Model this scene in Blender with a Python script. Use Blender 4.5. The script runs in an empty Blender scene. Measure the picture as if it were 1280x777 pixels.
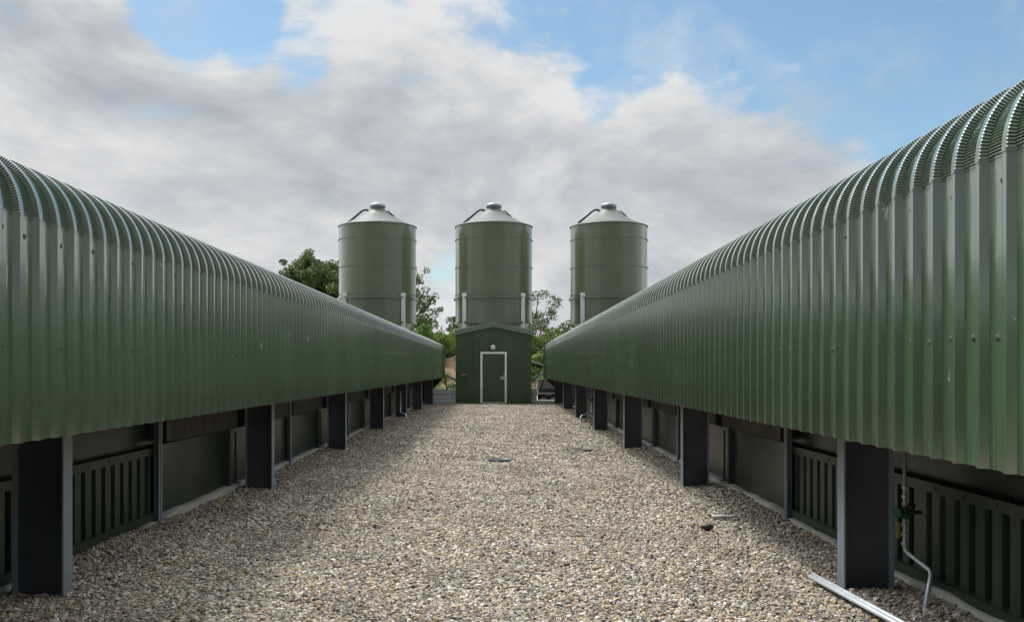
import bpy, bmesh, math, random
import numpy as np
from mathutils import Vector, Matrix
random.seed(7); rng = np.random.default_rng(11)
PI = math.pi; R_ = math.radians
scene = bpy.context.scene
col = scene.collection

# ------------------------------------------------------------------ camera
F = 1200.0; EYE = 1.4; VX, VY = 625.0, 461.0
cam = bpy.data.cameras.new('camera'); camo = bpy.data.objects.new('camera', cam); col.objects.link(camo)
camo.location = (0, 0, EYE); camo.rotation_euler = (R_(90), 0, 0)
cam.lens = F/1280*36; cam.sensor_width = 36; cam.sensor_fit = 'HORIZONTAL'
cam.shift_x = (640-VX)/1280; cam.shift_y = (VY-388.5)/1280
cam.clip_start = .05; cam.clip_end = 3000
scene.camera = camo

# ------------------------------------------------------------------ node helpers
def new_mat(name):
    m = bpy.data.materials.new(name); m.use_nodes = True
    nt = m.node_tree; b = nt.nodes['Principled BSDF']
    return m, nt, b
def N(nt, typ, **kw):
    n = nt.nodes.new(typ)
    for k, v in kw.items():
        if k in ('inp',):
            for a, b in v.items(): n.inputs[a].default_value = b
        else: setattr(n, k, v)
    return n
def L(nt, a, b): nt.links.new(a, b)
def ramp(nt, stops, interp='LINEAR'):
    r = nt.nodes.new('ShaderNodeValToRGB'); r.color_ramp.interpolation = interp
    e = r.color_ramp.elements
    while len(e) > 1: e.remove(e[-1])
    e[0].position = stops[0][0]; c = stops[0][1]; e[0].color = (c[0], c[1], c[2], 1)
    for p, c in stops[1:]:
        q = e.new(p); q.color = (c[0], c[1], c[2], 1)
    return r
def coords(nt, scale=(1, 1, 1)):
    t = N(nt, 'ShaderNodeNewGeometry'); m = N(nt, 'ShaderNodeMapping'); m.inputs['Scale'].default_value = scale
    L(nt, t.outputs['Position'], m.inputs['Vector']); return m.outputs['Vector']
def noise(nt, vec, scale, detail=4, rough=.55):
    n = N(nt, 'ShaderNodeTexNoise'); n.inputs['Scale'].default_value = scale; n.inputs['Detail'].default_value = detail
    n.inputs['Roughness'].default_value = rough; L(nt, vec, n.inputs['Vector']); return n.outputs['Fac']
def mixc(nt, fac, a, b, mode='MIX'):
    m = N(nt, 'ShaderNodeMix', data_type='RGBA', blend_type=mode)
    if isinstance(fac, (int, float)): m.inputs[0].default_value = fac
    else: L(nt, fac, m.inputs[0])
    for i, v in ((6, a), (7, b)):
        if isinstance(v, (tuple, list)): m.inputs[i].default_value = (*v[:3], 1)
        else: L(nt, v, m.inputs[i])
    return m.outputs[2]
def math_(nt, op, a, b=None, c=None, clamp=False):
    m = N(nt, 'ShaderNodeMath', operation=op, use_clamp=clamp)
    for i, v in enumerate((a, b, c)):
        if v is None: continue
        if isinstance(v, (int, float)): m.inputs[i].default_value = v
        else: L(nt, v, m.inputs[i])
    return m.outputs[0]
def maprange(nt, v, a, b, c=0, d=1, smooth=True):
    m = N(nt, 'ShaderNodeMapRange', interpolation_type='SMOOTHSTEP' if smooth else 'LINEAR')
    L(nt, v, m.inputs[0]); m.inputs[1].default_value = a; m.inputs[2].default_value = b
    m.inputs[3].default_value = c; m.inputs[4].default_value = d; return m.outputs[0]
def bump(nt, b, h, dist, strength=1):
    n = N(nt, 'ShaderNodeBump'); n.inputs['Distance'].default_value = dist; n.inputs['Strength'].default_value = strength
    L(nt, h, n.inputs['Height']); L(nt, n.outputs['Normal'], b.inputs['Normal'])

def painted(name, c, rough=.35, var=.25, streak=.15, specks=True, dust=(.22, .21, .17), spec=.5, metal=0, bumpd=.0015, coat=0, ior=1.5, coatr=.2):
    m, nt, b = new_mat(name)
    v = coords(nt); vs = coords(nt, (1, 1, .08))
    n1 = noise(nt, v, 1.3, 5); n2 = noise(nt, vs, 22, 4)
    dark = tuple(x*(1-var) for x in c); lite = tuple(min(1, x*(1+var)) for x in c)
    cc = mixc(nt, maprange(nt, n1, .3, .7), dark, lite)
    cc = mixc(nt, math_(nt, 'MULTIPLY', maprange(nt, n2, .45, .8), streak), cc, dust)
    if specks:
        n3 = noise(nt, coords(nt, (1, 1, .45)), 11, 3, .6); n4 = noise(nt, v, 2.1, 2)
        msk = math_(nt, 'MULTIPLY', maprange(nt, n3, .69, .72), maprange(nt, n4, .52, .58))
        cc = mixc(nt, math_(nt, 'MULTIPLY', msk, .7), cc, (.5, .5, .44))
    if name == 'green_coated_steel':      # each metre-wide sheet a slightly different shade, rain marks near the lower edge
        sp_ = N(nt, 'ShaderNodeSeparateXYZ'); g_ = N(nt, 'ShaderNodeNewGeometry'); L(nt, g_.outputs['Position'], sp_.inputs[0])
        wn = N(nt, 'ShaderNodeTexWhiteNoise', noise_dimensions='1D'); L(nt, math_(nt, 'FLOOR', math_(nt, 'DIVIDE', sp_.outputs['Y'], .97)), wn.inputs['W'])
        hs = N(nt, 'ShaderNodeHueSaturation'); L(nt, cc, hs.inputs['Color']); L(nt, maprange(nt, wn.outputs['Value'], 0, 1, .90, 1.12, False), hs.inputs['Value']); cc = hs.outputs['Color']
        low = math_(nt, 'MULTIPLY', maprange(nt, sp_.outputs['Z'], 1.02, 1.22, .55, 0), maprange(nt, n2, .42, .7))
        cc = mixc(nt, low, cc, (.10, .10, .075))
    L(nt, cc, b.inputs['Base Color'])
    L(nt, maprange(nt, n1, .3, .8, rough*.85, rough*1.3), b.inputs['Roughness'])
    b.inputs['Specular IOR Level'].default_value = spec; b.inputs['Metallic'].default_value = metal
    if coat: b.inputs['Coat Weight'].default_value = coat; b.inputs['Coat Roughness'].default_value = coatr
    b.inputs['IOR'].default_value = ior
    if coat == 1: b.inputs['Coat IOR'].default_value = 2.5
    bump(nt, b, noise(nt, v, 5, 3), bumpd)
    return m

M = {}
M['green'] = painted('green_coated_steel', (.066, .114, .060), .22, .07, .05, spec=.5, coat=1, ior=1.5, coatr=.12)
M['green_flat'] = painted('green_panel_paint', (.054, .090, .047), .38, .12, .06)
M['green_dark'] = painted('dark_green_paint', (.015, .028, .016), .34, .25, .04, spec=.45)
M['silo'] = painted('olive_silo_paint', (.138, .164, .100), .22, .04, .04, specks=False, spec=.6, coat=.35, bumpd=.003)
M['galv'] = painted('galvanised_steel', (.50, .54, .56), .42, .18, .2, specks=False, metal=.35)
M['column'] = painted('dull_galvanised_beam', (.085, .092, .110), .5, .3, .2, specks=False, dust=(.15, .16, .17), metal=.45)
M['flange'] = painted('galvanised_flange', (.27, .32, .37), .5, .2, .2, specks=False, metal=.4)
M['roof_grey'] = painted('pale_silo_roof', (.12, .135, .122), .55, .15, .2, specks=False, metal=0, spec=.3)
M['white'] = painted('white_painted', (.88, .89, .89), .45, .06, .1, specks=False, bumpd=.0005)
M['concrete'] = painted('concrete', (.40, .39, .36), .85, .25, .3, specks=False, bumpd=.004)
M['board'] = painted('weathered_board', (.065, .06, .05), .8, .3, .4, specks=False)
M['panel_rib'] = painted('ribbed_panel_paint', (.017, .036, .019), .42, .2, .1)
M['black'] = painted('black_plastic', (.02, .02, .022), .5, .2, .1, specks=False)
M['rubber'] = painted('screw_washer', (.05, .06, .055), .5, .1, 0, specks=False)
M['valve_green'] = painted('valve_green_paint', (.015, .085, .05), .55, .1, 0, specks=False)
M['valve_yellow'] = painted('valve_yellow_paint', (.28, .22, .04), .5, .1, 0, specks=False)
M['mesh_grey'] = painted('dark_mesh', (.26, .28, .29), .6, .2, .1, specks=False)
M['red'] = painted('red_reflector', (.4, .03, .02), .3, .1, 0, specks=False)
m, nt, b = new_mat('lamp_glass'); b.inputs['Base Color'].default_value = (.8, .8, .78, 1); b.inputs['Roughness'].default_value = .25; M['lens'] = m

STONES = [(0, (.09, .07, .05)), (.11, (.32, .28, .21)), (.23, (.54, .46, .34)), (.35, (.25, .275, .28)), (.45, (.66, .59, .47)),
          (.56, (.46, .32, .17)), (.64, (.15, .16, .16)), (.72, (.77, .72, .61)), (.81, (.41, .37, .30)), (.89, (.58, .42, .25)), (.95, (.90, .87, .80))]
# gravel bed
m, nt, b = new_mat('gravel_bed')
v = coords(nt)
vo = N(nt, 'ShaderNodeTexVoronoi'); vo.inputs['Scale'].default_value = 42; L(nt, v, vo.inputs['Vector'])
sep = N(nt, 'ShaderNodeSeparateColor'); L(nt, vo.outputs['Color'], sep.inputs[0])
rp = ramp(nt, STONES, 'CONSTANT'); L(nt, sep.outputs[0], rp.inputs[0])
cc = mixc(nt, maprange(nt, vo.outputs['Distance'], .35, .75), rp.outputs[0], (.09, .08, .065))
L(nt, cc, b.inputs['Base Color']); b.inputs['Roughness'].default_value = .85
inv = math_(nt, 'SUBTRACT', 1, vo.outputs['Distance']); bump(nt, b, inv, .012)
M['bed'] = m
# stones
m, nt, b = new_mat('gravel_stone')
oi = N(nt, 'ShaderNodeObjectInfo'); rp = ramp(nt, [(p, tuple(x*.86 for x in c)) for p, c in STONES], 'CONSTANT'); L(nt, oi.outputs['Random'], rp.inputs[0])
v = coords(nt); n1 = noise(nt, v, 90, 3)
cc = mixc(nt, maprange(nt, n1, .3, .7), rp.outputs[0], mixc(nt, .5, rp.outputs[0], (.18, .14, .10)))
damp = noise(nt, v, .7, 5, .6)
cc = mixc(nt, math_(nt, 'MULTIPLY', maprange(nt, damp, .42, .66), .42), cc, (.16, .13, .10))
L(nt, cc, b.inputs['Base Color']); b.inputs['Roughness'].default_value = .72
M['stone'] = m

def leafmat(name, stops, scale=.9):
    m, nt, b = new_mat(name)
    v = coords(nt); n1 = noise(nt, v, scale, 3); n2 = noise(nt, v, 9, 2)
    mixn = math_(nt, 'ADD', math_(nt, 'MULTIPLY', n1, .6), math_(nt, 'MULTIPLY', n2, .4))
    rp = ramp(nt, stops); L(nt, mixn, rp.inputs[0]); L(nt, rp.outputs[0], b.inputs['Base Color'])
    b.inputs['Roughness'].default_value = .5
    tr = N(nt, 'ShaderNodeBsdfTranslucent'); L(nt, rp.outputs[0], tr.inputs[0])
    mx = N(nt, 'ShaderNodeMixShader'); mx.inputs[0].default_value = .3
    out = nt.nodes['Material Output']; L(nt, b.outputs[0], mx.inputs[1]); L(nt, tr.outputs[0], mx.inputs[2]); L(nt, mx.outputs[0], out.inputs[0])
    return m
M['oak'] = leafmat('oak_leaves', [(.35, (.04, .08, .02)), (.5, (.08, .14, .035)), (.62, (.16, .20, .06))])
M['dark_leaf'] = leafmat('dark_leaves', [(.35, (.045, .08, .025)), (.6, (.11, .16, .05))])
M['hedge'] = leafmat('hedge_leaves', [(.35, (.05, .11, .02)), (.5, (.12, .21, .035)), (.62, (.24, .33, .08))])
M['bark'] = painted('bark', (.10, .08, .06), .9, .3, 0, specks=False, bumpd=.01)
m, nt, b = new_mat('bank_soil'); v = coords(nt); n1 = noise(nt, v, 2.5, 6, .65); n2 = noise(nt, v, .6, 3)
rp = ramp(nt, [(.3, (.13, .08, .045)), (.5, (.30, .20, .12)), (.68, (.42, .30, .20))]); L(nt, n1, rp.inputs[0])
L(nt, mixc(nt, maprange(nt, n2, .52, .62), rp.outputs[0], (.07, .12, .03)), b.inputs['Base Color']); b.inputs['Roughness'].default_value = .95
bump(nt, b, n1, .06); M['soil'] = m
m, nt, b = new_mat('field_grass'); v = coords(nt); n1 = noise(nt, v, 1.2, 6)
rp = ramp(nt, [(.35, (.05, .09, .02)), (.6, (.11, .15, .05))]); L(nt, n1, rp.inputs[0]); L(nt, rp.outputs[0], b.inputs['Base Color']); b.inputs['Roughness'].default_value = .9
M['grass'] = m
m, nt, b = new_mat('concrete_yard'); v = coords(nt); n1 = noise(nt, v, 3, 6)
rp = ramp(nt, [(.35, (.30, .28, .25)), (.6, (.42, .40, .36))]); L(nt, n1, rp.inputs[0]); L(nt, rp.outputs[0], b.inputs['Base Color']); b.inputs['Roughness'].default_value = .9
M['yard'] = m

# ------------------------------------------------------------------ mesh helpers
class MB:
    def __init__(s): s.v = []; s.f = []; s.mi = []; s.sm = []
    def add(s, vs, fs, mi=0, smooth=False):
        o = len(s.v); s.v += [tuple(p) for p in vs]; s.f += [tuple(i+o for i in f) for f in fs]
        s.mi += [mi]*len(fs); s.sm += [smooth]*len(fs); return s
    def box(s, x0, x1, y0, y1, z0, z1, mi=0):
        x0, x1 = min(x0, x1), max(x0, x1)
        vs = [(x, y, z) for z in (z0, z1) for y in (y0, y1) for x in (x0, x1)]
        return s.add(vs, [(0, 2, 3, 1), (4, 5, 7, 6), (0, 1, 5, 4), (1, 3, 7, 5), (3, 2, 6, 7), (2, 0, 4, 6)], mi)
    def tube(s, pts, r, n=12, mi=0, caps=True, rs=None):
        pts = [Vector(p) for p in pts]; k = len(pts); vs = []; up = None
        for i, p in enumerate(pts):
            d = (pts[min(i+1, k-1)]-pts[max(i-1, 0)]).normalized()
            if up is None: up = d.orthogonal().normalized()
            up = (up - d*up.dot(d)).normalized(); w = d.cross(up); rr = rs[i] if rs else r
            vs += [p+(up*math.cos(2*PI*j/n)+w*math.sin(2*PI*j/n))*rr for j in range(n)]
        fs = [(i*n+j, i*n+(j+1) % n, (i+1)*n+(j+1) % n, (i+1)*n+j) for i in range(k-1) for j in range(n)]
        s.add(vs, fs, mi, True)
        if caps:
            s.add(vs[:n], [tuple(reversed(range(n)))], mi); s.add(vs[-n:], [tuple(range(n))], mi)
        return s
    def lathe(s, prof, cx=0, cy=0, n=64, mi=0, smooth=True, cap=False):
        vs = []; 
        for r, z in prof: vs += [(cx+r*math.cos(2*PI*j/n), cy+r*math.sin(2*PI*j/n), z) for j in range(n)]
        fs = [(i*n+j, i*n+(j+1) % n, (i+1)*n+(j+1) % n, (i+1)*n+j) for i in range(len(prof)-1) for j in range(n)]
        s.add(vs, fs, mi, smooth)
        if cap: s.add(vs[-n:], [tuple(range(n))], mi); s.add(vs[:n], [tuple(reversed(range(n)))], mi)
        return s
    def prism(s, poly, y0, y1, mi=0):     # poly in xz
        n = len(poly); vs = [(x, y0, z) for x, z in poly]+[(x, y1, z) for x, z in poly]
        fs = [tuple(range(n)), tuple(range(2*n-1, n-1, -1))]+[(i, i+n, (i+1) % n+n, (i+1) % n) for i in range(n)]
        return s.add(vs, fs, mi)
    def build(s, name, mats, parent=None, bevel=0, loc=None, sharp=None):
        me = bpy.data.meshes.new(name); me.from_pydata(s.v, [], s.f)
        if not isinstance(mats, (list, tuple)): mats = [mats]
        for m in mats: me.materials.append(m)
        me.polygons.foreach_set('material_index', s.mi); me.polygons.foreach_set('use_smooth', s.sm)
        bm = bmesh.new(); bm.from_mesh(me); bmesh.ops.remove_doubles(bm, verts=bm.verts, dist=1e-5)
        bmesh.ops.recalc_face_normals(bm, faces=bm.faces)
        if sharp:
            for e in bm.edges:
                if len(e.link_faces) == 2 and e.calc_face_angle(0) > sharp: e.smooth = False
        bm.to_mesh(me); bm.free(); me.update()
        o = bpy.data.objects.new(name, me); col.objects.link(o)
        if parent: o.parent = parent; o.matrix_parent_inverse = Matrix.Translation(-parent.location)
        if bevel:
            md = o.modifiers.new('bevel', 'BEVEL'); md.width = bevel; md.segments = 2; md.limit_method = 'ANGLE'; md.angle_limit = R_(40)
        return o
def tag(o, label=None, cat=None, group=None, kind=None):
    if label: o['label'] = label
    if cat: o['category'] = cat
    if group: o['group'] = group
    if kind: o['kind'] = kind
    return o
def thing(name, loc, label, cat, group=None):
    o = bpy.data.objects.new(name, None); col.objects.link(o); o.location = loc; o.empty_display_size = .3
    return tag(o, label, cat, group)

# ------------------------------------------------------------------ ground
def gh(x, y):
    h = .012*math.sin(1.7*x+.9*y)+.010*math.sin(2.9*x-1.3*y+1)+.008*math.sin(.7*y+2.2)+.007*math.sin(5.1*y+4*x)
    e = min(max(0, x+3.35), max(0, 2.9-x)); h += .035*max(0, 1-e/.6)**1.5
    return h-.008
def grid(name, xs, ys, hf, mat):
    vs = [(x, y, hf(x, y)) for y in ys for x in xs]; n = len(xs)
    fs = [(j*n+i, j*n+i+1, (j+1)*n+i+1, (j+1)*n+i) for j in range(len(ys)-1) for i in range(n-1)]
    mb = MB(); mb.add(vs, fs, 0, True); return mb.build(name, mat)
g = grid('gravel_ground', np.linspace(-3.6, 3.2, 46), np.linspace(-12, 40.6, 260), lambda x, y: gh(x, y)-.012, M['bed']); tag(g, kind='structure')
g = MB(); g.add([(-600, -300, -.12), (600, -300, -.12), (600, 1500, -.12), (-600, 1500, -.12)], [(0, 1, 2, 3)]); tag(g.build('ground', M['grass']), kind='structure')
g = MB(); g.box(-16, 16, 40.6, 49.5, -.2, -.02); tag(g.build('yard', M['yard']), kind='structure')
def bank(x, y):
    t = min(1, max(0, (y-49.4)/4.5)); t = t*t*(3-2*t)
    return -.1 + 2.15*t + .18*math.sin(x*1.3+y)*t + .12*math.sin(x*3.1-y*1.7)*t - .0*y
g = grid('bank_terrain', np.linspace(-60, 60, 180), list(np.linspace(49.3, 58, 40))+[70, 90, 140], bank, M['soil']); tag(g, kind='structure')

# gravel stones : one stuff object, real little stones on points
def bypass(x, y):
    for cx, cy, r in ((.02, 14.7, .21), (1.42, 16.6, .20)):
        if (x-cx)**2+(y-cy)**2 < r*r: return True
    return False
pts = []; scl = []
def scatter(x0, x1, y0, y1, step, s0, s1, zup=0):
    nx = int((x1-x0)/step); ny = int((y1-y0)/step)
    X, Y = np.meshgrid(x0+(np.arange(nx)+.5)*step, y0+(np.arange(ny)+.5)*step)
    X = (X+rng.uniform(-.6, .6, X.shape)*step).ravel(); Y = (Y+rng.uniform(-.6, .6, Y.shape)*step).ravel()
    S = s0+(s1-s0)*rng.random(X.size)**2.2; Zr = rng.random(X.size)*S*.7+zup
    for x, y, s, z in zip(X, Y, S, Zr):
        if not bypass(x, y): pts.append((x, y, gh(x, y)-.012+z)); scl.append(s)
XL, XR = -3.22, 2.76
scatter(XL, XR, 2.8, 8.5, .0155, .0058, .0165)
scatter(XL, XR, 2.8, 12, .09, .012, .0225, .003)
scatter(XL, XR, 8.5, 15, .0215, .0080, .019)
scatter(XL, XR, 15, 40.4, .038, .012, .025)
me = bpy.data.meshes.new('gravel'); me.from_pydata(pts, [], [])
a = me.attributes.new('ssize', 'FLOAT_VECTOR', 'POINT')
S = np.array(scl)[:, None]*np.stack([rng.uniform(.8, 1.25, len(scl)), rng.uniform(.75, 1.1, len(scl)), rng.uniform(.45, .8, len(scl))], 1)
a.data.foreach_set('vector', S.astype(np.float32).ravel())
a = me.attributes.new('srot', 'FLOAT_VECTOR', 'POINT')
Rr = np.stack([rng.normal(0, .35, len(scl)), rng.normal(0, .35, len(scl)), rng.uniform(0, 6.28, len(scl))], 1); a.data.foreach_set('vector', Rr.astype(np.float32).ravel())
gravel = bpy.data.objects.new('gravel', me); col.objects.link(gravel); tag(gravel, kind='stuff', label='loose mixed beige and grey gravel covering the yard between the two sheds', cat='gravel')
ng = bpy.data.node_groups.new('stones', 'GeometryNodeTree')
ng.interface.new_socket('Geometry', in_out='INPUT', socket_type='NodeSocketGeometry'); ng.interface.new_socket('Geometry', in_out='OUTPUT', socket_type='NodeSocketGeometry')
gi = ng.nodes.new('NodeGroupInput'); go = ng.nodes.new('NodeGroupOutput'); iop = ng.nodes.new('GeometryNodeInstanceOnPoints'); jn = ng.nodes.new('GeometryNodeJoinGeometry')
for k in range(6):
    ic = ng.nodes.new('GeometryNodeMeshIcoSphere'); ic.inputs['Radius'].default_value = 1; ic.inputs['Subdivisions'].default_value = 2
    sp = ng.nodes.new('GeometryNodeSetPosition'); nz = ng.nodes.new('ShaderNodeTexNoise'); nz.noise_dimensions = '4D'; nz.inputs['W'].default_value = k*3.7; nz.inputs['Scale'].default_value = .9; nz.inputs['Detail'].default_value = 1
    sub = ng.nodes.new('ShaderNodeVectorMath'); sub.operation = 'SUBTRACT'; sub.inputs[1].default_value = (.5, .5, .5)
    mul = ng.nodes.new('ShaderNodeVectorMath'); mul.operation = 'SCALE'; mul.inputs['Scale'].default_value = 1.9
    sm = ng.nodes.new('GeometryNodeSetMaterial'); sm.inputs['Material'].default_value = M['stone']
    g2i = ng.nodes.new('GeometryNodeGeometryToInstance')
    l = ng.links.new
    l(ic.outputs['Mesh'], sp.inputs['Geometry']); l(nz.outputs['Color'], sub.inputs[0]); l(sub.outputs[0], mul.inputs[0]); l(mul.outputs[0], sp.inputs['Offset'])
    l(sp.outputs[0], sm.inputs[0]); l(sm.outputs[0], g2i.inputs[0]); l(g2i.outputs[0], jn.inputs[0])
m2p = ng.nodes.new('GeometryNodeMeshToPoints')
na = ng.nodes.new('GeometryNodeInputNamedAttribute'); na.data_type = 'FLOAT_VECTOR'; na.inputs['Name'].default_value = 'ssize'
nr = ng.nodes.new('GeometryNodeInputNamedAttribute'); nr.data_type = 'FLOAT_VECTOR'; nr.inputs['Name'].default_value = 'srot'
l(gi.outputs[0], m2p.inputs[0]); l(m2p.outputs[0], iop.inputs['Points']); l(jn.outputs[0], iop.inputs['Instance']); iop.inputs['Pick Instance'].default_value = True
l(na.outputs[0], iop.inputs['Scale']); l(nr.outputs[0], iop.inputs['Rotation']); l(iop.outputs[0], go.inputs[0])
gravel.modifiers.new('stones', 'NODES').node_group = ng

# ------------------------------------------------------------------ the two long sheds
PITCH = .194; DEP = .032
def arcprofile(ycrest, y0, y1):     # (y, depth, crimp direction along y, crimp direction outwards)
    out = []; y = ycrest+math.floor((y0-ycrest)/PITCH)*PITCH
    while y < y1:
        for dy, d, ny, nd in ((-.027, DEP, -.5, .8), (-.0155, .005, -.9, .3), (-.013, 0, 0, 0), (.013, 0, 0, 0), (.0155, .005, .9, .3), (.027, DEP, .5, .8), (.05, DEP, 0, 1), (PITCH-.05, DEP, 0, 1)):
            out.append((y+dy, d, ny, nd))
        y += PITCH
    return [p for p in out if y0 <= p[0] <= y1]
def zprofile(ycrest, y0, y1, swage):
    out = []; k0 = math.floor((y0-ycrest)/PITCH); y = ycrest+k0*PITCH
    while y < y1:
        for dy, d in ((-.013, 0), (.013, 0), (.026, DEP)): out.append((y+dy, d))
        if swage:
            for c in (.026+.047, .026+.094):
                out += [(y+c-.006, DEP), (y+c, DEP-.0022), (y+c+.006, DEP)]
        out.append((y+PITCH-.026, DEP)); y += PITCH
    return [p for p in out if y0 <= p[0] <= y1]
def surf(cols, rows, fn, smooth=False):
    vs = [fn(c, r) for c in cols for r in rows]; n = len(rows)
    fs = [(i*n+j, (i+1)*n+j, (i+1)*n+j+1, i*n+j+1) for i in range(len(cols)-1) for j in range(n-1)]
    return vs, fs
YBEG = -12.0; YEND = 38.3; RAD = .36; SWEEP = R_(75)
def shed(s, label, XC, XP, XWALL, ZB, ZT, ycrest, ypost, ribbed):
    T = thing('livestock_shed', (s*(XC+5), 18, 0), label, 'shed', 'long green livestock sheds either side of the gravel yard')
    X = lambda x: s*x
    cols = zprofile(ycrest, YBEG, YEND, True)
    def hang(y): return ZB
    rows = [ZB, 1.3, 1.52, 1.8, ZT]
    mb = MB(); vs, fs = surf(cols, rows, lambda c, z: (X(XC+c[1]), c[0], z)); mb.add(vs, fs)
    # screws in the troughs
    k = 0; y = ycrest+math.ceil((-1-ycrest)/PITCH)*PITCH
    while y < YEND-.2:
        for zz, pr in ((1.52, .8), (ZT-.085, .5)):
            if random.random() < pr:
                yy = y+PITCH/2+random.uniform(-.03, .03); z2 = zz+random.uniform(-.012, .012)
                n = 6; r = .0100; d0 = XC+DEP; d1 = XC+DEP-.008
                a = [(X(d0), yy+r*1.5*math.cos(2*PI*j/n), z2+r*1.5*math.sin(2*PI*j/n)) for j in range(n)]
                b2 = [(X(d1), yy+r*.8*math.cos(2*PI*j/n), z2+r*.8*math.sin(2*PI*j/n)) for j in range(n)]
                mb.add(a+b2, [(j, (j+1) % n, n+(j+1) % n, n+j) for j in range(n)]+[tuple(range(n, 2*n))], 1)
        y += PITCH
    mb.build('wall_cladding', [M['green'], M['rubber']], T)
    # crimped curved eave
    cols2 = zprofile(ycrest, YBEG, YEND, False)
    NC = 34
    ph = []
    for i in range(NC):
        f0 = .012+i/NC*.97; dd = .97/NC
        ph += [(f0, 0), (f0+dd*.12, 1), (f0+dd*.55, .75)]
    ph = [(-.012, 0), (0, 0)]+ph+[(.985, 0), (1, 0)]
    def ev(c, p):
        fr, am = p; A_ = .0068*am; d = c[1]-A_*c[3]*1.5-.003; a = SWEEP*max(0, fr); yy = c[0]+A_*c[2]
        z = ZT+(fr*SWEEP*RAD if fr < 0 else 0)
        return (X(XC+RAD-(RAD-d)*math.cos(a)), yy, z+(RAD-d)*math.sin(a))
    mb = MB(); vs, fs = surf(arcprofile(ycrest, YBEG, YEND), ph, ev); mb.add(vs, fs)
    mb.build('curved_eave', M['green'], T)
    # roof slopes
    ax, az = XC+RAD-(RAD)*math.cos(SWEEP), ZT+RAD*math.sin(SWEEP); sl = R_(15); LEN = 5.6
    def rf(c, t): d = c[1]; return (X(ax+t*math.cos(sl)+d*math.sin(sl)), c[0], az+t*math.sin(sl)-d*math.cos(sl))
    mb = MB(); vs, fs = surf(cols2, [0, 1.5, LEN], rf); mb.add(vs, fs); mb.build('roof_sheeting', M['green'], T)
    rx, rz = ax+LEN*math.cos(sl), az+LEN*math.sin(sl); bx = 2*rx-XC
    mb = MB(); mb.prism([(X(rx-.001), rz), (X(rx-.001), rz-.03), (X(bx), rz-1.5), (X(bx), rz-1.47)], YBEG, YEND+1.6); mb.build('rear_roof', M['green'], T)
    mb = MB(); mb.prism([(X(rx-.2), rz-.03), (X(rx), rz+.05), (X(rx+.2), rz-.03)], YBEG, YEND+1.6); mb.build('ridge_cap', M['green'], T)
    # smooth end flashing
    mb = MB(); prof = [(XC-.004, ZB), (XC-.004, ZT)]+[(XC+RAD-(RAD+.004)*math.cos(a), ZT+(RAD+.004)*math.sin(a)) for a in np.linspace(.08, SWEEP, 14)]+[(rx, rz+.005)]
    inn = [(x+.02, z-.0) for x, z in prof]
    poly = prof+[(rx, rz-.05)]+[(x+.04, z-.03 if i > 1 else z) for i, (x, z) in list(enumerate(prof))[::-1][1:]]
    mb.prism([(X(x), z) for x, z in poly], YEND-.05, YEND+1.7); mb.build('end_flashing', M['green_dark'], T)
    ed = [(XC-.012, ZT-.12), (XC-.012, ZT)]+[(XC+RAD-(RAD+.012)*math.cos(a), ZT+(RAD+.012)*math.sin(a)) for a in np.linspace(.08, SWEEP, 14)]
    mb = MB(); mb.prism([(X(x), z) for x, z in ed]+[(X(x+.03), z-.02) for x, z in ed[::-1]], YEND+1.62, YEND+1.72); mb.build('edge_trim', M['galv'], T)
    # end walls with sloping closure under the overhang
    for yy in (YEND+1.6, YBEG-.05):
        mb = MB(); pl = [(XC+.05, ZB+.01)]+[(x+.05, z-.02) for x, z in prof[1:]]+[(bx, rz-1.5), (bx, -.1), (XWALL+.05, -.1), (XWALL-.37, -.1), (XWALL-.37, .56)]
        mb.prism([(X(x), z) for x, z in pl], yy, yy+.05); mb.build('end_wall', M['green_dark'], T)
    mb = MB(); mb.box(X(bx), X(bx-.05), YBEG, YEND+1.6, -.1, rz-1.5); mb.build('rear_wall', M['green_flat'], T)
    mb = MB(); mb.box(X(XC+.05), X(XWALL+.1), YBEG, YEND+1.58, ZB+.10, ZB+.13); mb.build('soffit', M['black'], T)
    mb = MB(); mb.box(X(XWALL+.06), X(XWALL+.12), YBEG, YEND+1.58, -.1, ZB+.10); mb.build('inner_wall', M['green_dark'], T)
    mb = MB(); mb.box(X(XC+.045), X(XC+.085), YBEG, YEND, ZB+.03, ZB+.12); mb.build('eave_rail', M['column'], T)
    # columns, mullions, panels
    B = 5.43
    for n in range(-3, 7):
        yp = ypost+B*n; fw = .062; W = .32
        c = MB()
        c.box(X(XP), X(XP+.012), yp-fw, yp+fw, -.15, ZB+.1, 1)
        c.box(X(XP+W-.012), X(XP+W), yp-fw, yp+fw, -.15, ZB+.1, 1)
        c.box(X(XP+.012), X(XP+W-.012), yp-.005, yp+.005, -.15, ZB+.1, 0)
        for (hx, hz) in ((.08, .98), (.24, .98)): c.lathe([(.012, 0), (.012, .01)], n=8)  if False else None
        c.build('steel_column', [M['column'], M['flange']], T)
        ym = yp+B/2
        mu = MB(); mu.box(X(XWALL-.07), X(XWALL-.01), ym-.012, ym+.006, -.1, ZB+.1); mu.box(X(XWALL-.07), X(XWALL-.064), ym-.045, ym+.045, -.1, ZB+.1)
        mu.build('mullion', M['flange'], T)
        if (n, 1) not in ribbed:
            mu = MB(); mu.box(X(XWALL-.05), X(XWALL), yp+B-.42, yp+B-.36, -.1, ZB+.1); mu.build('mullion', M['column'], T)
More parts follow.
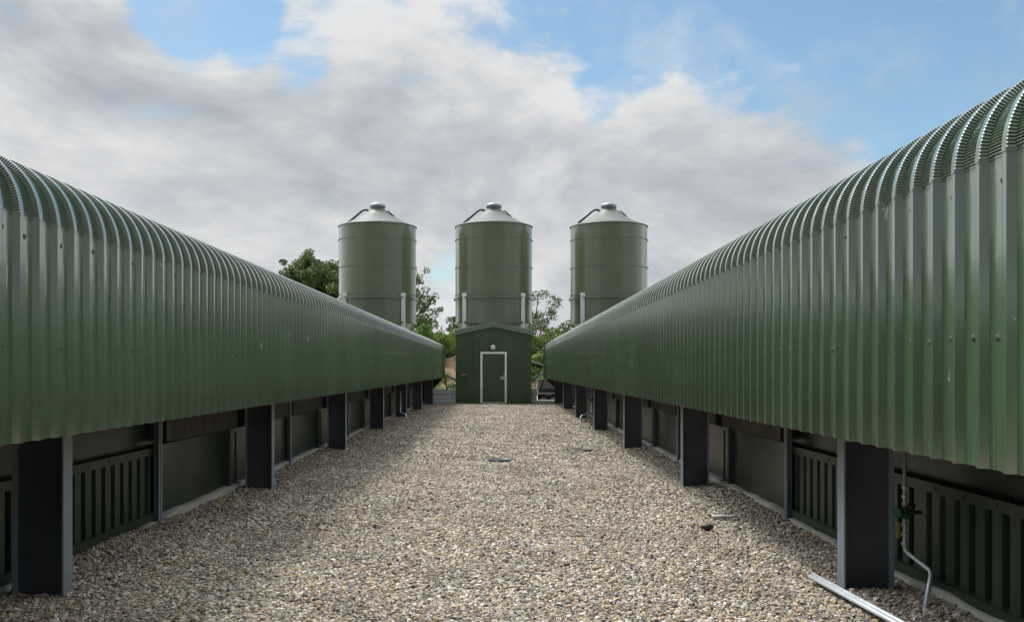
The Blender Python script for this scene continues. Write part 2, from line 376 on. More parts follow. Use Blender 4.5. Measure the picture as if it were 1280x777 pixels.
        for half, (ya, yb) in enumerate(((yp-.0, ym-.05), (ym+.05, yp+B-.0))):
            if (n, half) in ribbed:
                pn = MB(); k = 0; y = ya; pr = []
                while y < yb-.2:
                    pr += [(y, 0), (y+.105, 0), (y+.115, .045), (y+.175, .045)]; y += .185
                pr += [(y, 0), (yb, 0)]
                vs, fs = surf(pr, [.10, .62], lambda c, z: (X(XWALL+c[1]), c[0], z)); pn.add(vs, fs); pn.build('ribbed_panel', M['panel_rib'], T)
                rl = MB(); rl.box(X(XWALL-.018), X(XWALL+.05), ya, yb, .625, .69)
                for q in range(int((yb-ya)/.37)): rl.box(X(XWALL-.024), X(XWALL-.018), ya+.2+q*.37, ya+.22+q*.37, .65, .67)
                rl.box(X(XWALL-.03), X(XWALL+.05), ya, yb, .045, .105); rl.build('panel_rail', M['panel_rib'], T)
            else:
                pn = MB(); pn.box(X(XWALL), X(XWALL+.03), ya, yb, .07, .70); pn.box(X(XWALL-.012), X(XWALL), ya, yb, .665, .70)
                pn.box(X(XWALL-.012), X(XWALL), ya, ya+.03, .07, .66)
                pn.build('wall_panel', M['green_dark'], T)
                bd = MB(); bd.box(X(XWALL-.045), X(XWALL+.03), ya+.28, yb-.06, .715, .93); bd.build('upper_board', M['board'], T)
                jb = MB(); jb.box(X(XWALL-.08), X(XWALL-.01), ya+.08, ya+.2, .73, .93); jb.build('vent_box', M['black'], T, bevel=.006) if half == 1 else None
        pt = MB(); ys = np.linspace(yp, yp+B, 24); 
        tp = [(.02 if (n, 0) in ribbed and i < 13 else .055)+.012*math.sin(i*1.9+n) for i in range(24)]
        vs = []
        for i, yy in enumerate(ys): vs += [(X(XWALL-.055), yy, -.1), (X(XWALL-.055), yy, tp[i]), (X(XWALL+.06), yy, tp[i])]
        fs = []
        for i in range(23):
            for j in range(2): fs.append((i*3+j, i*3+j+1, (i+1)*3+j+1, (i+1)*3+j))
        pt.add(vs, fs); pt.build('plinth', M['concrete'], T)
    return T
shedL = shed(-1, 'long green corrugated livestock shed with curved eave, left of the gravel yard', 2.29, 2.70, 3.15, 1.045, 2.14, 4.595, 6.00, {(0, 0), (-1, 0), (-1, 1), (-2, 0), (-2, 1)})
shedR = shed(1, 'long green corrugated livestock shed with the valve pipe and loose metal rail beside it', 1.81, 2.20, 2.72, 1.025, 2.185, 3.445, 6.20, {(0, 0), (-1, 0), (-1, 1), (-2, 0), (-2, 1)})

# ------------------------------------------------------------------ small utility shed
def P(px, py, z): return Vector(((px-VX)/F*z, z, EYE-(py-VY)/F*z))
U = thing('utility_shed', (-.26, 39.1, 0), 'small green pitched roof plant shed with white framed door at the far end', 'shed')
z0 = 39.1; xl, xr = (569.5-VX)/F*z0, (664.5-VX)/F*z0; xm = (xl+xr)/2; eav = 2.80; rdg = 3.12
w = MB(); w.prism([(xl, -.1), (xr, -.1), (xr, eav), (xm, rdg), (xl, eav)], z0, z0+1.9); w.build('wall', M['green_flat'], U)
dxa, dxb = (600.5-VX)/F*z0-.02, (633.5-VX)/F*z0+.02
pn = MB()
for q in range(1, 16):
    x_ = xl+q*(xr-xl)/16
    if not (dxa < x_ < dxb): pn.box(x_-.004, x_+.004, z0-.004, z0, 0, eav-.03)
for px in (591, 628, 612): pn.box((px-VX)/F*z0-.006, (px-VX)/F*z0+.006, z0-.006, z0, 0 if px != 612 else 2.2, eav+.1 if px == 591 else 2.98)
pn.build('panel_joint', M['green_dark'], U)
rf = MB(); o = .04
rf.prism([(xl-o, eav-.02), (xm, rdg-.02+.02), (xr+o, eav-.02), (xr+o, eav+.19), (xm, rdg+.20), (xl-o, eav+.19)], z0-.10, z0+2.0); rf.build('roof', M['green'], U, bevel=.01)
dx0, dx1 = (600.5-VX)/F*z0, (633.5-VX)/F*z0; dt = EYE-(439.5-VY)/F*z0; t = .085
fr = MB(); fr.box(dx0, dx0+t, z0-.03, z0+.0, .02, dt); fr.box(dx1-t, dx1, z0-.03, z0, .02, dt); fr.box(dx0+t, dx1-t, z0-.03, z0, dt-t, dt); fr.box(dx0+t, dx1-t, z0-.03, z0, .02, .05)
fr.build('door_frame', M['white'], U)
d = MB(); d.box(dx0+t, dx1-t, z0-.015, z0, .05, dt-t); do = d.build('door', M['green_flat'], U)
h = MB(); h.box(dx1-t-.17, dx1-t+.015, z0-.045, z0-.03, .98, 1.10); h.box(dx1-t-.05, dx1-t+.0, z0-.06, z0-.045, 1.12, 1.24); h.tube([(dx1-t-.14, z0-.05, 1.04), (dx1-t-.14, z0-.09, 1.04), (dx1-t-.02, z0-.09, 1.04)], .012); 
h.build('handle', M['galv'], do)
lp = MB(); c0 = P(616.3, 434, z0)
n = 24; prof = [(.125, 0), (.125, .035), (.10, .05)]
def disc(mb, c, prof, mi=0):
    vs = []
    for r, dy in prof: vs += [(c.x+r*math.cos(2*PI*j/n), c.y-dy, c.z+r*math.sin(2*PI*j/n)) for j in range(n)]
    mb.add(vs, [(i*n+j, i*n+(j+1) % n, (i+1)*n+(j+1) % n, (i+1)*n+j) for i in range(len(prof)-1) for j in range(n)]+[tuple(range((len(prof)-1)*n, len(prof)*n))], mi, True)
disc(lp, c0, prof); la = lp.build('wall_lamp', M['black'], U)
lp = MB(); disc(lp, c0+Vector((0, -.03, 0)), [(.105, 0), (.10, .03), (.075, .055), (.03, .07)]); lp.build('lamp_lens', M['lens'], la)
br = MB(); br.tube([P(575, 469.5, z0-.03), P(578, 468.5, z0-.05), P(583.5, 467.3, z0-.05)], .013); br.build('bracket', M['galv'], U)

# ------------------------------------------------------------------ silos
def make_silo():
    S = thing('feed_silo', (0, 0, 0), 'x', 'silo', 'green feed silos behind the sheds')
    Rr = 1.715; top = EYE+177/F*43; bot = EYE+57/F*43; ringz = EYE+87/F*43
    b = MB()
    prof = []; 
    for a_, c_ in ((top, top-.62), (top-.62, top-1.86), (top-1.86, ringz+.15), (ringz+.15, bot)):
        prof += [(Rr, a_-.004), (Rr, c_)]
    b.lathe(prof, n=96)
    for zz in (top-.62, top-1.86, ringz+.17):        # bolt rows
        for row in (-.012,):
            for k in range(96):
                a = 2*PI*k/96; c = Vector(((Rr+.016)*math.cos(a), (Rr+.016)*math.sin(a), zz+row))
                b.box(c.x-.014, c.x+.014, c.y-.016, c.y+.016, c.z-.014, c.z+.014, 1)
    for k in range(6):                                # vertical lap joints
        a = 2*PI*(k+.28)/6; 
        for q in range(40):
            zz = top-.1-q*.1
            if zz < bot+.1: break
            c = Vector(((Rr+.005)*math.cos(a), (Rr+.005)*math.sin(a), zz)); b.box(c.x-.008, c.x+.008, c.y-.008, c.y+.008, c.z-.008, c.z+.008, 1)
    b.build('barrel', [M['silo'], M['flange']], S, sharp=R_(30))
    r = MB(); tz = EYE+200/F*43
    r.lathe([(Rr+.035, top-.03), (Rr+.035, top+.0), (Rr*.84, top+.11), (Rr*.6, top+.31), (Rr*.42, top+.49), (Rr*.28, top+.66), (.36, tz-.08), (.31, tz+.02)], n=64)
    for k in range(0):
        a = 2*PI*k/24; r.tube([(q*Rr*math.cos(a), q*Rr*math.sin(a), top+hh+.012) for q, hh in ((1.01, 0), (.84, .11), (.6, .31), (.42, .49), (.28, .66))], .012, 5)
    ro = r.build('cone_roof', M['roof_grey'], S)
    c = MB(); c.lathe([(.30, tz), (.33, tz+.03), (.355, tz+.09), (.355, tz+.13), (.31, tz+.20), (.2, tz+.245), (.0, tz+.26)], n=40); c.build('filler_cap', M['flange'], ro)
    g = MB(); g.lathe([(Rr+.005, ringz-.05), (Rr+.08, ringz-.05), (Rr+.08, ringz+.04), (Rr+.005, ringz+.04)], n=72); g.build('support_ring', M['silo'], S, sharp=R_(30))
    g = MB(); g.lathe([(Rr+.0, bot-.06), (Rr+.05, bot-.06), (Rr+.05, bot+.03), (Rr+.0, bot+.03)], n=72); g.build('lower_ring', M['silo'], S, sharp=R_(30))
    g = MB(); g.lathe([(Rr, bot-.05), (.2, 1.35), (.2, 1.05)], n=64); g.build('hopper', M['silo'], S)
    for sx in (-1, 1):
        for sy in (-1, 1):
            x, y = sx*1.275, sy*1.275
            g = MB(); g.box(x-.085, x+.085, y-.012*sy, y+.0*sy+sy*.001, -.1, ringz+.19) if False else None
            g.box(x-.085, x+.085, min(y, y+sy*.014), max(y, y+sy*.014), -.1, ringz+.19)
            g.box(x-.085 if sx < 0 else x+.071, x-.071 if sx < 0 else x+.085, min(y-sy*.09, y-sy*.0), max(y-sy*.09, y-sy*.0), -.1, ringz+.19)
            g.box(x-.10, x+.12, min(y+sy*.014, y+sy*.05), max(y+sy*.014, y+sy*.05), ringz+.04, ringz+.12)
            g.build('leg', M['white'], S)
    for zz in (bot-.02, 1.5):
        for sy in (-1, 1):
            g = MB(); g.box(-1.275, 1.275, sy*1.30-.02, sy*1.30+.02, zz-.04, zz+.04); g.build('cross_brace', M['column'], S)
            g = MB(); g.box(sy*1.30-.02, sy*1.30+.02, -1.27, 1.27, zz-.04, zz+.04); g.build('cross_brace', M['column'], S)
    f = MB(); pts = [(-1.36, .1, top+.20), (-1.0, .1, top+.50), (-.74, .1, top+.73), (-.62, .1, top+.80), (-.47, .1, top+.79), (-.37, .1, top+.71), (-.33, .1, top+.55)]
    f.tube(pts, .052, 12); f.tube([(-1.3, .35, top-.6), (-1.28, .35, top+.04)], .05, 10) if False else None
    f.build('filling_pipe', M['column'], S)
    hr = MB(); hr.tube([(.42, -.25, top+.66), (.50, -.25, top+.68), (.78, -.28, top+.42)], .032, 8); hr.build('roof_handrail', M['column'], S)
    return S
def children(o): return [c for c in col.objects if c.parent == o]
def copy_tree(o, parent=None):
    c = o.copy(); col.objects.link(c)
    if parent: c.parent = parent
    for ch in children(o): copy_tree(ch, c)
    return c
silo = make_silo()
silos = [silo, copy_tree(silo), copy_tree(silo)]
for sl, px, lb in zip(silos, (472, 617.3, 761), ('olive green feed silo with pale cone roof rising beyond the left long shed', 'olive green feed silo standing directly behind the small plant shed', 'olive green feed silo with pale cone roof partly hidden by the right long shed')):
    sl.location = ((px-VX)/F*43, 43, 0); sl['label'] = lb
for sl, a in zip(silos[:], (0, 0, 0)): sl.rotation_euler.z = a

# augers between silos and sheds
def single(name, mb, mats, label, cat, bevel=0, group=None):
    o = mb.build(name, mats, bevel=bevel); tag(o, label, cat, group); return o
mb = MB(); mb.tube([P(551, 464, 40.15), P(569, 474.5, 40.9), P(600, 492, 42.2)], .055)
single('feed_auger', mb, M['white'], 'pale feed auger tube sloping down from the left long shed towards the plant shed', 'auger')
mb = MB(); mb.tube([P(680.5, 465, 40.15), P(665, 474.5, 40.9), P(640, 490, 42.2)], .055)
single('feed_auger', mb, M['white'], 'thick pale feed auger tube sloping down from the right long shed to the plant shed', 'auger')
mb = MB(); mb.tube([P(679, 456, 40.4), P(665, 452, 41), P(655, 449, 41.6)], .035); 
single('pipe', mb, M['white'], 'thin white pipe above the auger, between the plant shed and right long shed', 'pipe')
mb = MB(); mb.tube([P(665, 471, 40.95), P(668.5, 473, 41)], .03); mb.tube([P(555.5, 472, 40.2), P(559, 487, 40.3)], .022)
o = MB(); o.tube([P(555.5, 471, 40.2), P(557, 478, 40.25), P(558.6, 487, 40.3)], .025); single('strut', o, M['black'], 'short black strut hanging below the end of the left long shed', 'strut')
o = MB(); o.tube([P(681, 471, 40.2), P(678, 479, 40.25), P(675.5, 486, 40.3)], .025); single('strut', o, M['black'], 'short black strut hanging below the end of the right long shed', 'strut')

# white plank barrier behind plant shed
B_ = thing('plank_barrier', (-1.2, 41.1, 0), 'low white plank barrier behind the plant shed', 'barrier')
mb = MB(); mb.box(-3.7, 1.58, 41.145, 41.16, -.02, .55); mb.build('dark_gap_backing', M['column'], B_)  # dark sheet added behind the planks so the gaps show dark
for (za, zb) in ((-.02, .10), (.108, .30), (.325, .56)):
    mb = MB(); mb.box(-3.7, 1.58, 41.1, 41.14, za, zb); mb.build('plank', M['white'], B_, bevel=.006)
for x in (-3.5, -2.2, -.9, .4, 1.5):
    mb = MB(); mb.box(x-.05, x+.05, 41.14, 41.22, -.1, .58); mb.build('post', M['white'], B_)

# small trailer
T = thing('trailer', (2.2, 42, 0), 'small white framed utility trailer parked beyond the right long shed', 'trailer')
zx = 41.2; a0, a1 = (672-VX)/F*zx, (698.5-VX)/F*zx
mb = MB(); mb.box(a0, a0+.05, zx, zx+.04, .38, .98); mb.box(a1-.05, a1, zx, zx+.04, .38, .98); mb.box(a0+.05, a1-.05, zx, zx+.04, .93, .98)
mb.box(a0-.1, a1+.05, zx-.05, zx+.02, .33, .40)
mb.build('tailgate_frame', M['white'], T)
mb = MB(); mb.box(a0+.05, a1-.05, zx+.015, zx+.025, .55, .93); mb.build('tailgate_mesh', M['galv'], T)
mb = MB(); mb.box(a0+.05, a1-.05, zx+.01, zx+.03, .40, .55); 
for i in range(7): mb.box(a0+.09+i*.12, a0+.11+i*.12, zx+.0, zx+.01, .40, .55)
mb.build('tailboard', M['roof_grey'], T)
mb = MB(); mb.box(a0, a0+.04, zx+.04, zx+1.7, .36, .75); mb.box(a1-.04, a1, zx+.04, zx+1.7, .36, .75); mb.box(a0+.04, a1-.04, zx+1.66, zx+1.7, .36, .75); mb.box(a0+.04, a1-.04, zx+.04, zx+1.66, .34, .38); mb.build('body', M['white'], T)
mb = MB(); mb.box(a0, a1, zx-.04, zx, .08, .32); mb.build('light_board', M['black'], T)
for px in (679.5, 692):
    q = P(px, 497.5, zx-.045); mb = MB(); mb.box(q.x-.11, q.x+.11, zx-.06, zx-.04, q.z-.04, q.z+.04); mb.build('rear_light', M['lens'], T)
q = P(685.5, 494, zx); mb = MB(); mb.box(q.x-.13, q.x+.13, zx-.06, zx-.04, .24, .32); mb.build('number_plate', M['concrete'], T)
mb = MB(); mb.box(a0-.15, a1+.1, zx-.07, zx-.0, -.02, .06); mb.build('bumper', M['white'], T)
for sx in (a0-.09, a1+.09):
    mb = MB(); n2 = 28
    for (r0, r1, wd, mi) in ((.17, .26, .07, 0),):
        ring = []
        for (r, dx) in ((r0, -wd), (r1-.02, -wd), (r1, -wd*.6), (r1, wd*.6), (r1-.02, wd), (r0, wd)):
            ring += [(sx+dx, zx+.9+r*math.cos(2*PI*j/n2), .25+r*math.sin(2*PI*j/n2)) for j in range(n2)]
        mb.add(ring, [(i*n2+j, i*n2+(j+1) % n2, ((i+1) % 6)*n2+(j+1) % n2, ((i+1) % 6)*n2+j) for i in range(6) for j in range(n2)], 0, True)
    wh = mb.build('wheel', M['black'], T)
    mb = MB(); mb.tube([(sx-.04, zx+.9, .25), (sx+.04, zx+.9, .25)], .165, 24); mb.build('rim', M['galv'], wh)

# ------------------------------------------------------------------ details on the gravel
def valve(name, pts, r, vc, label):
    V = thing(name, (pts[-1][0], pts[-1][1], 0), label, 'pipe')
    p = MB(); p.tube(pts, r, 14); 
    for zz in (.30, .36, .42, .55, .60, .66): p.tube([(vc[0], vc[1], zz-.011), (vc[0], vc[1], zz+.011)], r*1.55, 10)
    p.build('water_pipe', M['galv'], V)
    w = MB(); w.tube([(vc[0]-.02, vc[1], vc[2]), (vc[0]-.05, vc[1]-.02, vc[2])], .012); w.tube([(vc[0]-.045, vc[1]-.02, vc[2]), (vc[0]-.065, vc[1]-.03, vc[2])], .034, 18); w.tube([(vc[0], vc[1], vc[2]-.04), (vc[0], vc[1], vc[2]+.04)], r*1.9, 12); w.build('valve_wheel', M['valve_green'], V)
    w = MB(); w.box(vc[0]-.055, vc[0]-.035, vc[1]-.02, vc[1]-.008, vc[2]-.16, vc[2]-.06); w.build('valve_tag', M['valve_yellow'], V)
    w = MB(); w.tube([(vc[0]+.0, vc[1], vc[2]+.0), (vc[0]+.10, vc[1]-.02, vc[2]+.0)], .012); w.tube([(vc[0]+.0, vc[1], vc[2]+.04), (vc[0]+.06, vc[1]-.02, vc[2]+.04)], .018); w.build('side_outlet', M['black'], V)
    return V
px_, py_ = 2.55, 6.05
valve('valve_pipe', [(px_, py_, 1.1), (px_, py_, .29), (px_, py_-.01, .262), (px_+.01, py_-.03, .245), (px_+.045, py_-.25, .187), (px_+.04, py_-.28, .16), (2.465, 5.58, -.02)], .0125, (px_, py_, .50), 'galvanised pipe with green valve wheel and yellow tag beside the nearest right column')
valve('valve_pipe', [(1.80+.6, 28.3-3.2, 1.05), (2.40, 25.1, .3), (2.38, 25.0, .24), (2.12, 24.9, .2), (2.08, 24.85, .12), (2.12, 24.8, -.02)], .02, (2.40, 25.1, .6), 'distant pale bent pipe coming out under the far end of the right long shed')
mb = MB(); mb.tube([(-2.75, 26.6, .8), (-2.75, 26.5, .2), (-2.6, 26.4, .16), (-2.55, 26.35, -.02)], .02); single('water_pipe', mb, M['galv'], 'pale bent pipe end at the foot of a far column of the left long shed', 'pipe')

# loose metal rail on the gravel
A = Vector((2.06, 6.38, .035)); Bv = Vector((2.20, 4.55, .03)); dr = (Bv-A).normalized(); sd = dr.cross(Vector((0, 0, 1))).normalized(); up = Vector((0, 0, 1))
mb = MB(); mb.tube([A-sd*.021, Bv-sd*.021], .014, 16); mb.tube([A+sd*.021+dr*.05, Bv+sd*.021], .014, 16); mb.add([A-sd*.021+dr*.06+up*.006, A+sd*.021+dr*.06+up*.006, Bv+sd*.021+up*.006, Bv-sd*.021+up*.006], [(0, 1, 2, 3)])
single('metal_rail', mb, M['galv'], 'loose bright galvanised double rail lying on the gravel by the nearest right column', 'rail')
def lump(name, c, sx, sy, sz, mat, label, cat, seed):
    bm = bmesh.new(); bmesh.ops.create_icosphere(bm, subdivisions=3, radius=1); r = random.Random(seed)
    ph_ = [r.uniform(0, 6) for _ in range(4)]
    for v in bm.verts:
        k = 1+.14*math.sin(3*v.co.x+ph_[0])+.12*math.sin(4*v.co.y+ph_[1])+.08*math.sin(5*v.co.z+7*v.co.x+ph_[2]); v.co = Vector((v.co.x*sx*k, v.co.y*sy*k, v.co.z*sz*k))
    for f in bm.faces: f.smooth = True
    me = bpy.data.meshes.new(name); bm.to_mesh(me); bm.free(); me.materials.append(mat)
    o = bpy.data.objects.new(name, me); col.objects.link(o); o.location = c; tag(o, label, cat); return o
lump('stone', (1.80, 8.36, .03), .066, .045, .022, M['black'], 'black rounded stone on the gravel near the right long shed', 'stone', 3)
lump('stone', (2.08, 8.95, .025), .11, .04, .022, M['concrete'], 'flat pale stone on the gravel, just behind the black stone', 'stone', 5)
for cx, cy, lb in ((.02, 14.7, 'dark flat drain cover in the middle of the gravel yard'), (1.42, 16.6, 'dark flat drain cover on the right side, farther than the middle one')):
    mb = MB(); mb.lathe([(0, -.008), (.12, -.008), (.165, -.008), (.17, .004), (.19, .004), (.19, -.03)], n=28); o = single('drain_cover', mb, M['black'], lb, 'drain cover', group='drain covers in the gravel'); o.location = (cx, cy, gh(cx, cy)+.016)

# ------------------------------------------------------------------ foliage
def leaves(name, centers, radii, count, size, mat, parent=None, flat=.8):
    C = np.array(centers); Rd = np.array(radii)
    idx = rng.choice(len(C), count, p=(Rd**2)/np.sum(Rd**2))
    d = rng.normal(0, 1, (count, 3)); d /= np.linalg.norm(d, axis=1)[:, None]; rr = rng.random(count)**.45
    Pp = C[idx]+d*rr[:, None]*Rd[idx][:, None]*np.array([1, 1, flat])
    u = rng.normal(0, 1, (count, 3)); u /= np.linalg.norm(u, axis=1)[:, None]; w = rng.normal(0, 1, (count, 3)); w -= u*np.sum(u*w, 1)[:, None]; w /= np.linalg.norm(w, axis=1)[:, None]
    s = size*rng.uniform(.6, 1.3, count)[:, None]
    q = np.stack([Pp-u*s, Pp+w*s*.55, Pp+u*s, Pp-w*s*.55], 1).reshape(-1, 3)
    me = bpy.data.meshes.new(name); me.vertices.add(len(q)); me.vertices.foreach_set('co', q.astype(np.float32).ravel())
    me.loops.add(len(q)); me.loops.foreach_set('vertex_index', np.arange(len(q), dtype=np.int32)); me.polygons.add(count)
    me.polygons.foreach_set('loop_start', np.arange(0, len(q), 4, dtype=np.int32)); me.update(calc_edges=True); me.materials.append(mat)
    o = bpy.data.objects.new(name, me); col.objects.link(o)
    if parent: o.parent = parent; o.matrix_parent_inverse = Matrix.Translation(-parent.location)
    return o
def tree(base, height, crown, nlimb, count, lsize, mat, label, seed, spread=1.0, cl=.9, bias=0, lo=.35, group='trees beyond the yard'):
    r = random.Random(seed); T = thing('tree', base, label, 'tree', group); b = Vector(base)
    tb = MB(); top = b+Vector((0, 0, height*.62))
    tp = [b+Vector((r.uniform(-.15, .15)*i*.3, r.uniform(-.15, .15)*i*.3, height*.62*i/5)) for i in range(6)]
    tb.tube(tp, .3, 10, rs=[height*.032*(1-.13*i) for i in range(6)])
    cs, rs = [], []
    for i in range(nlimb):
        st = tp[r.randint(2, 5)]; a = r.uniform(0, 2*PI); el = r.uniform(-.15, 1.35)
        ln = r.uniform(.65, 1.0); e = b+Vector((0, 0, height*lo+(height*(1-lo))*.45))+Vector((math.cos(a)*math.cos(el)*crown*ln*spread, math.sin(a)*math.cos(el)*crown*ln*spread, math.sin(el)*height*(1-lo)*.53*ln))
        e.x += bias*crown*ln*.4
        mid = (st+e)/2+Vector((r.uniform(-.3, .3), r.uniform(-.3, .3), r.uniform(.1, .5)))
        pl = [st, (st+mid)/2+Vector((0, 0, .1)), mid, (mid+e)/2+Vector((r.uniform(-.2, .2), 0, r.uniform(-.2, .2))), e]
        tb.tube(pl, .1, 6, rs=[height*.011, height*.009, height*.007, height*.004, height*.002])
        for q, rad in ((pl[2], .6), (pl[3], .85), (e, 1.0)):
            for k in range(3):
                o2 = q+Vector((r.gauss(0, .55), r.gauss(0, .55), r.gauss(0, .4)))*cl
                if q is pl[2] and r.random() < .5: continue
                cs.append(tuple(o2)); rs.append(cl*rad*r.uniform(.35, .75)); tb.tube([q, o2], .03, 4, rs=[height*.003, height*.001])
    tb.build('trunk', M['bark'], T); leaves('crown', cs, rs, count, lsize, mat, T); return T
tree((-14.8, 78, 0), 10.6, 3.6, 54, 38000, .115, M['oak'], 'dense green oak tree rising behind the left long shed', 4, cl=.95)
tree((-7.5, 76, 0), 9.4, 2.8, 14, 3600, .10, M['dark_leaf'], 'open branching tree showing between the left and middle silos', 12, bias=.15, cl=.65)
tree((-6.2, 72, 0), 5.6, 2.0, 26, 9000, .10, M['dark_leaf'], 'low dark bushy tree above the hedge beside the left silo', 21, cl=.7, lo=.2)
tree((-2.9, 74, 0), 5.7, 1.6, 20, 5200, .10, M['dark_leaf'], 'small dark tree above the hedge just left of the middle silo', 33, cl=.6, lo=.2)
tree((2.0, 68, 0), 7.1, 2.9, 13, 2600, .085, M['dark_leaf'], 'sparse tree with thin leafy branches just right of the middle silo', 45, bias=.35, cl=.6)
tree((4.6, 70, 0), 5.1, 1.7, 16, 2600, .09, M['dark_leaf'], 'thin low tree over the hedge beside the right silo', 51, cl=.6, lo=.2)
tree((11.5, 76, 0), 5.3, 2.2, 20, 7000, .1, M['dark_leaf'], 'rounded low tree hidden beyond the right silo', 58, cl=.8, lo=.2)
# hedge on the bank
H = thing('hedge', (0, 55, 1.9), 'bright green overgrown hedge on the soil bank behind the silos', 'hedge')
cs, rs = [], []; r = random.Random(9)
for i in range(620):
    x = r.uniform(-16, 16); y = r.uniform(53.2, 56.5); t = r.random()
    topz = 3.4+.22*math.sin(x*1.1)+.15*math.sin(x*2.7+1)
    z = 2.2+(topz-2.2)*t**.6
    if x > -1.0 and r.random() < .6: y = r.uniform(50.4, 53.5); z = bank(x, y)+r.uniform(.1, .6)
    cs.append((x, y, z)); rs.append(r.uniform(.25, .55))
for i in range(150): x = r.uniform(-12, -1); y = 49.6+4*r.random()**2; cs.append((x, y, bank(x, y)+.15)); rs.append(r.uniform(.15, .35))
for i in range(40): x = r.uniform(-12, 12); cs.append((x, r.uniform(53.5, 55.5), 3.55+r.uniform(0, .35))); rs.append(r.uniform(.1, .25))
leaves('hedge_leaves', cs, rs, 150000, .08, M['hedge'], H)
tb = MB()
for i in range(120):
    x = r.uniform(-16, 16); y = r.uniform(53.8, 55.8); tb.tube([(x, y, 1.7), (x+r.uniform(-.3, .3), y+r.uniform(-.2, .2), 2.7), (x+r.uniform(-.6, .6), y, r.uniform(3.2, 3.9))], .02, 5)
tb.build('hedge_stems', M['bark'], H)

# ------------------------------------------------------------------ world
SUN_EL, SUN_AZ = R_(61), R_(-38)          # azimuth clockwise from +Y (ahead and to the left, behind thin cloud)
w = bpy.data.worlds.new('World'); scene.world = w; w.use_nodes = True; nt = w.node_tree
bg = nt.nodes['Background']; bg.inputs['Strength'].default_value = .1
sky = N(nt, 'ShaderNodeTexSky', sky_type='NISHITA', sun_disc=False, sun_elevation=SUN_EL, sun_rotation=SUN_AZ, air_density=1.0, dust_density=.9, ozone_density=2.0)
tc = N(nt, 'ShaderNodeTexCoord'); dirv = tc.outputs['Generated']
sx = N(nt, 'ShaderNodeSeparateXYZ'); L(nt, dirv, sx.inputs[0])
den = math_(nt, 'ADD', math_(nt, 'MAXIMUM', sx.outputs['Z'], 0), .16)
cx_ = N(nt, 'ShaderNodeCombineXYZ'); L(nt, math_(nt, 'DIVIDE', sx.outputs['X'], den), cx_.inputs[0]); L(nt, math_(nt, 'DIVIDE', sx.outputs['Y'], den), cx_.inputs[1])
pv = cx_.outputs[0]
def dens(off):
    ad = N(nt, 'ShaderNodeVectorMath', operation='ADD'); L(nt, dirv, ad.inputs[0]); ad.inputs[1].default_value = off
    mp = N(nt, 'ShaderNodeMapping'); mp.inputs['Scale'].default_value = (1, 1, 2.0); mp.inputs['Location'].default_value = (3.1, .7, 1.3); L(nt, ad.outputs[0], mp.inputs['Vector'])
    a_ = noise(nt, mp.outputs[0], 3.4, 12, .6); a_.node.inputs['Distortion'].default_value = .25
    return a_
nn = dens((0, 0, 0)); nup = dens((-.012, .0, .035)); nfar = dens((-.03, 0, .10))
n2 = noise(nt, pv, .8, 4, .5); n3 = noise(nt, dirv, 7, 8, .6)
def pdir(px, py): return Vector(((px-VX)/F, 1, (VY-py)/F)).normalized()
holes = [(240, 0, 85, 1.1), (310, 35, 65, .95), (380, 66, 60, .8), (450, 0, 100, .62), (540, 80, 70, .5), (620, 10, 110, .62), (700, 60, 60, .5), (745, 118, 50, .8), (800, 40, 110, .85), (930, 70, 120, .9), (1060, 30, 160, 1), (1230, 90, 170, 1.0),
         (1200, 190, 90, .6), (560, 350, 40, .5), (930, -120, 260, .9), (500, -200, 200, .7), (1600, 60, 300, .8), (880, 140, 50, .4), (60, 130, 90, -.35), (900, 220, 110, -.4), (1010, 170, 80, -.3), (150, 60, 60, -.3)]
cov = None; neg = None
for px, py, r, amp in holes:
    dv = N(nt, 'ShaderNodeVectorMath', operation='DISTANCE'); L(nt, dirv, dv.inputs[0]); dv.inputs[1].default_value = pdir(px, py)
    h_ = maprange(nt, dv.outputs['Value'], r/F*.35, r/F*1.35, amp, 0)
    if amp < 0: neg = h_ if neg is None else math_(nt, 'MINIMUM', neg, h_)
    else: cov = h_ if cov is None else math_(nt, 'MAXIMUM', cov, h_)
cov = math_(nt, 'ADD', cov, neg)
field = math_(nt, 'SUBTRACT', math_(nt, 'ADD', math_(nt, 'MULTIPLY', math_(nt, 'SUBTRACT', nn, .5), 3.0), .58), math_(nt, 'MULTIPLY', cov, .95))
veil = math_(nt, 'MULTIPLY', maprange(nt, n3, .45, .7), .45)
mask = math_(nt, 'MAXIMUM', maprange(nt, field, -.05, .42), veil)
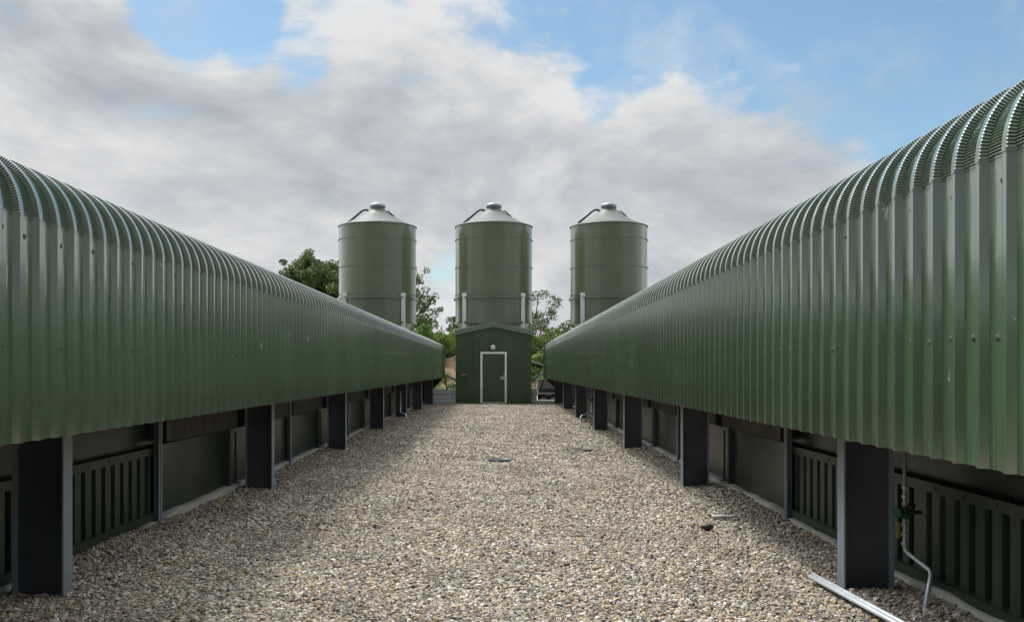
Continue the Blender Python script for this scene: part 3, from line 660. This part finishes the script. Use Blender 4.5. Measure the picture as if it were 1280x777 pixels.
# cloud radiance: each bank lit from above and greyer on its underside
under = math_(nt, 'ADD', math_(nt, 'MULTIPLY', math_(nt, 'SUBTRACT', nn, nup), 4.2), math_(nt, 'MULTIPLY', math_(nt, 'SUBTRACT', nn, nfar), 1.4))
shade = math_(nt, 'ADD', math_(nt, 'MULTIPLY', under, 1), math_(nt, 'MULTIPLY', math_(nt, 'SUBTRACT', n2, .5), .5))
val = maprange(nt, shade, -1.1, .75, 2.75, 5.0, smooth=False)
tint = mixc(nt, maprange(nt, shade, -.5, .5), (.93, .98, 1.05), (.99, 1.0, 1.01))
up_ = maprange(nt, sx.outputs['Z'], .3, .9, 1, 1.7)
sund = Vector((math.sin(SUN_AZ)*math.cos(SUN_EL), math.cos(SUN_AZ)*math.cos(SUN_EL), math.sin(SUN_EL)))
dt_ = N(nt, 'ShaderNodeVectorMath', operation='DOT_PRODUCT'); L(nt, dirv, dt_.inputs[0]); dt_.inputs[1].default_value = sund
val = math_(nt, 'MULTIPLY', math_(nt, 'MULTIPLY', val, up_), maprange(nt, dt_.outputs['Value'], .70, 1.0, 1, 3.0))
val = math_(nt, 'MULTIPLY', val, maprange(nt, sx.outputs['Y'], -.5, .5, .40, 1))  # clouds behind the camera dimmed to keep camera-facing rib flanks dark
val = math_(nt, 'MULTIPLY', val, maprange(nt, math_(nt, 'ABSOLUTE', math_(nt, 'DIVIDE', sx.outputs['X'], math_(nt, 'ADD', math_(nt, 'ABSOLUTE', sx.outputs['Y']), .25))), .38, .56, 1, 2.1))  # unseen side clouds brightened, added to put sheen on the cladding troughs
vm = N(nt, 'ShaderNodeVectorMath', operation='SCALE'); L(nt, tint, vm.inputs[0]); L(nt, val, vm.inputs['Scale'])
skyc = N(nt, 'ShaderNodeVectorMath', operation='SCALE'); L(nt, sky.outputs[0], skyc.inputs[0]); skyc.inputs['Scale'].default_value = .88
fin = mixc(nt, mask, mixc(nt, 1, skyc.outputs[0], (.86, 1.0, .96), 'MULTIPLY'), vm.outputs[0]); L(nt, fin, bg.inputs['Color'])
sun = bpy.data.lights.new('sun', 'SUN'); sun.energy = 2.1; sun.angle = R_(12); sun.color = (1, .96, .9)
so = bpy.data.objects.new('sun', sun); col.objects.link(so)
d = Vector((math.sin(SUN_AZ)*math.cos(SUN_EL), math.cos(SUN_AZ)*math.cos(SUN_EL), math.sin(SUN_EL)))
so.rotation_euler = d.to_track_quat('Z', 'Y').to_euler()
vs_ = scene.view_settings; vs_.view_transform = 'Standard'; vs_.look = 'None'; vs_.exposure = .65; vs_.gamma = 1; vs_.use_curve_mapping = False
scene.cycles.max_bounces = 6
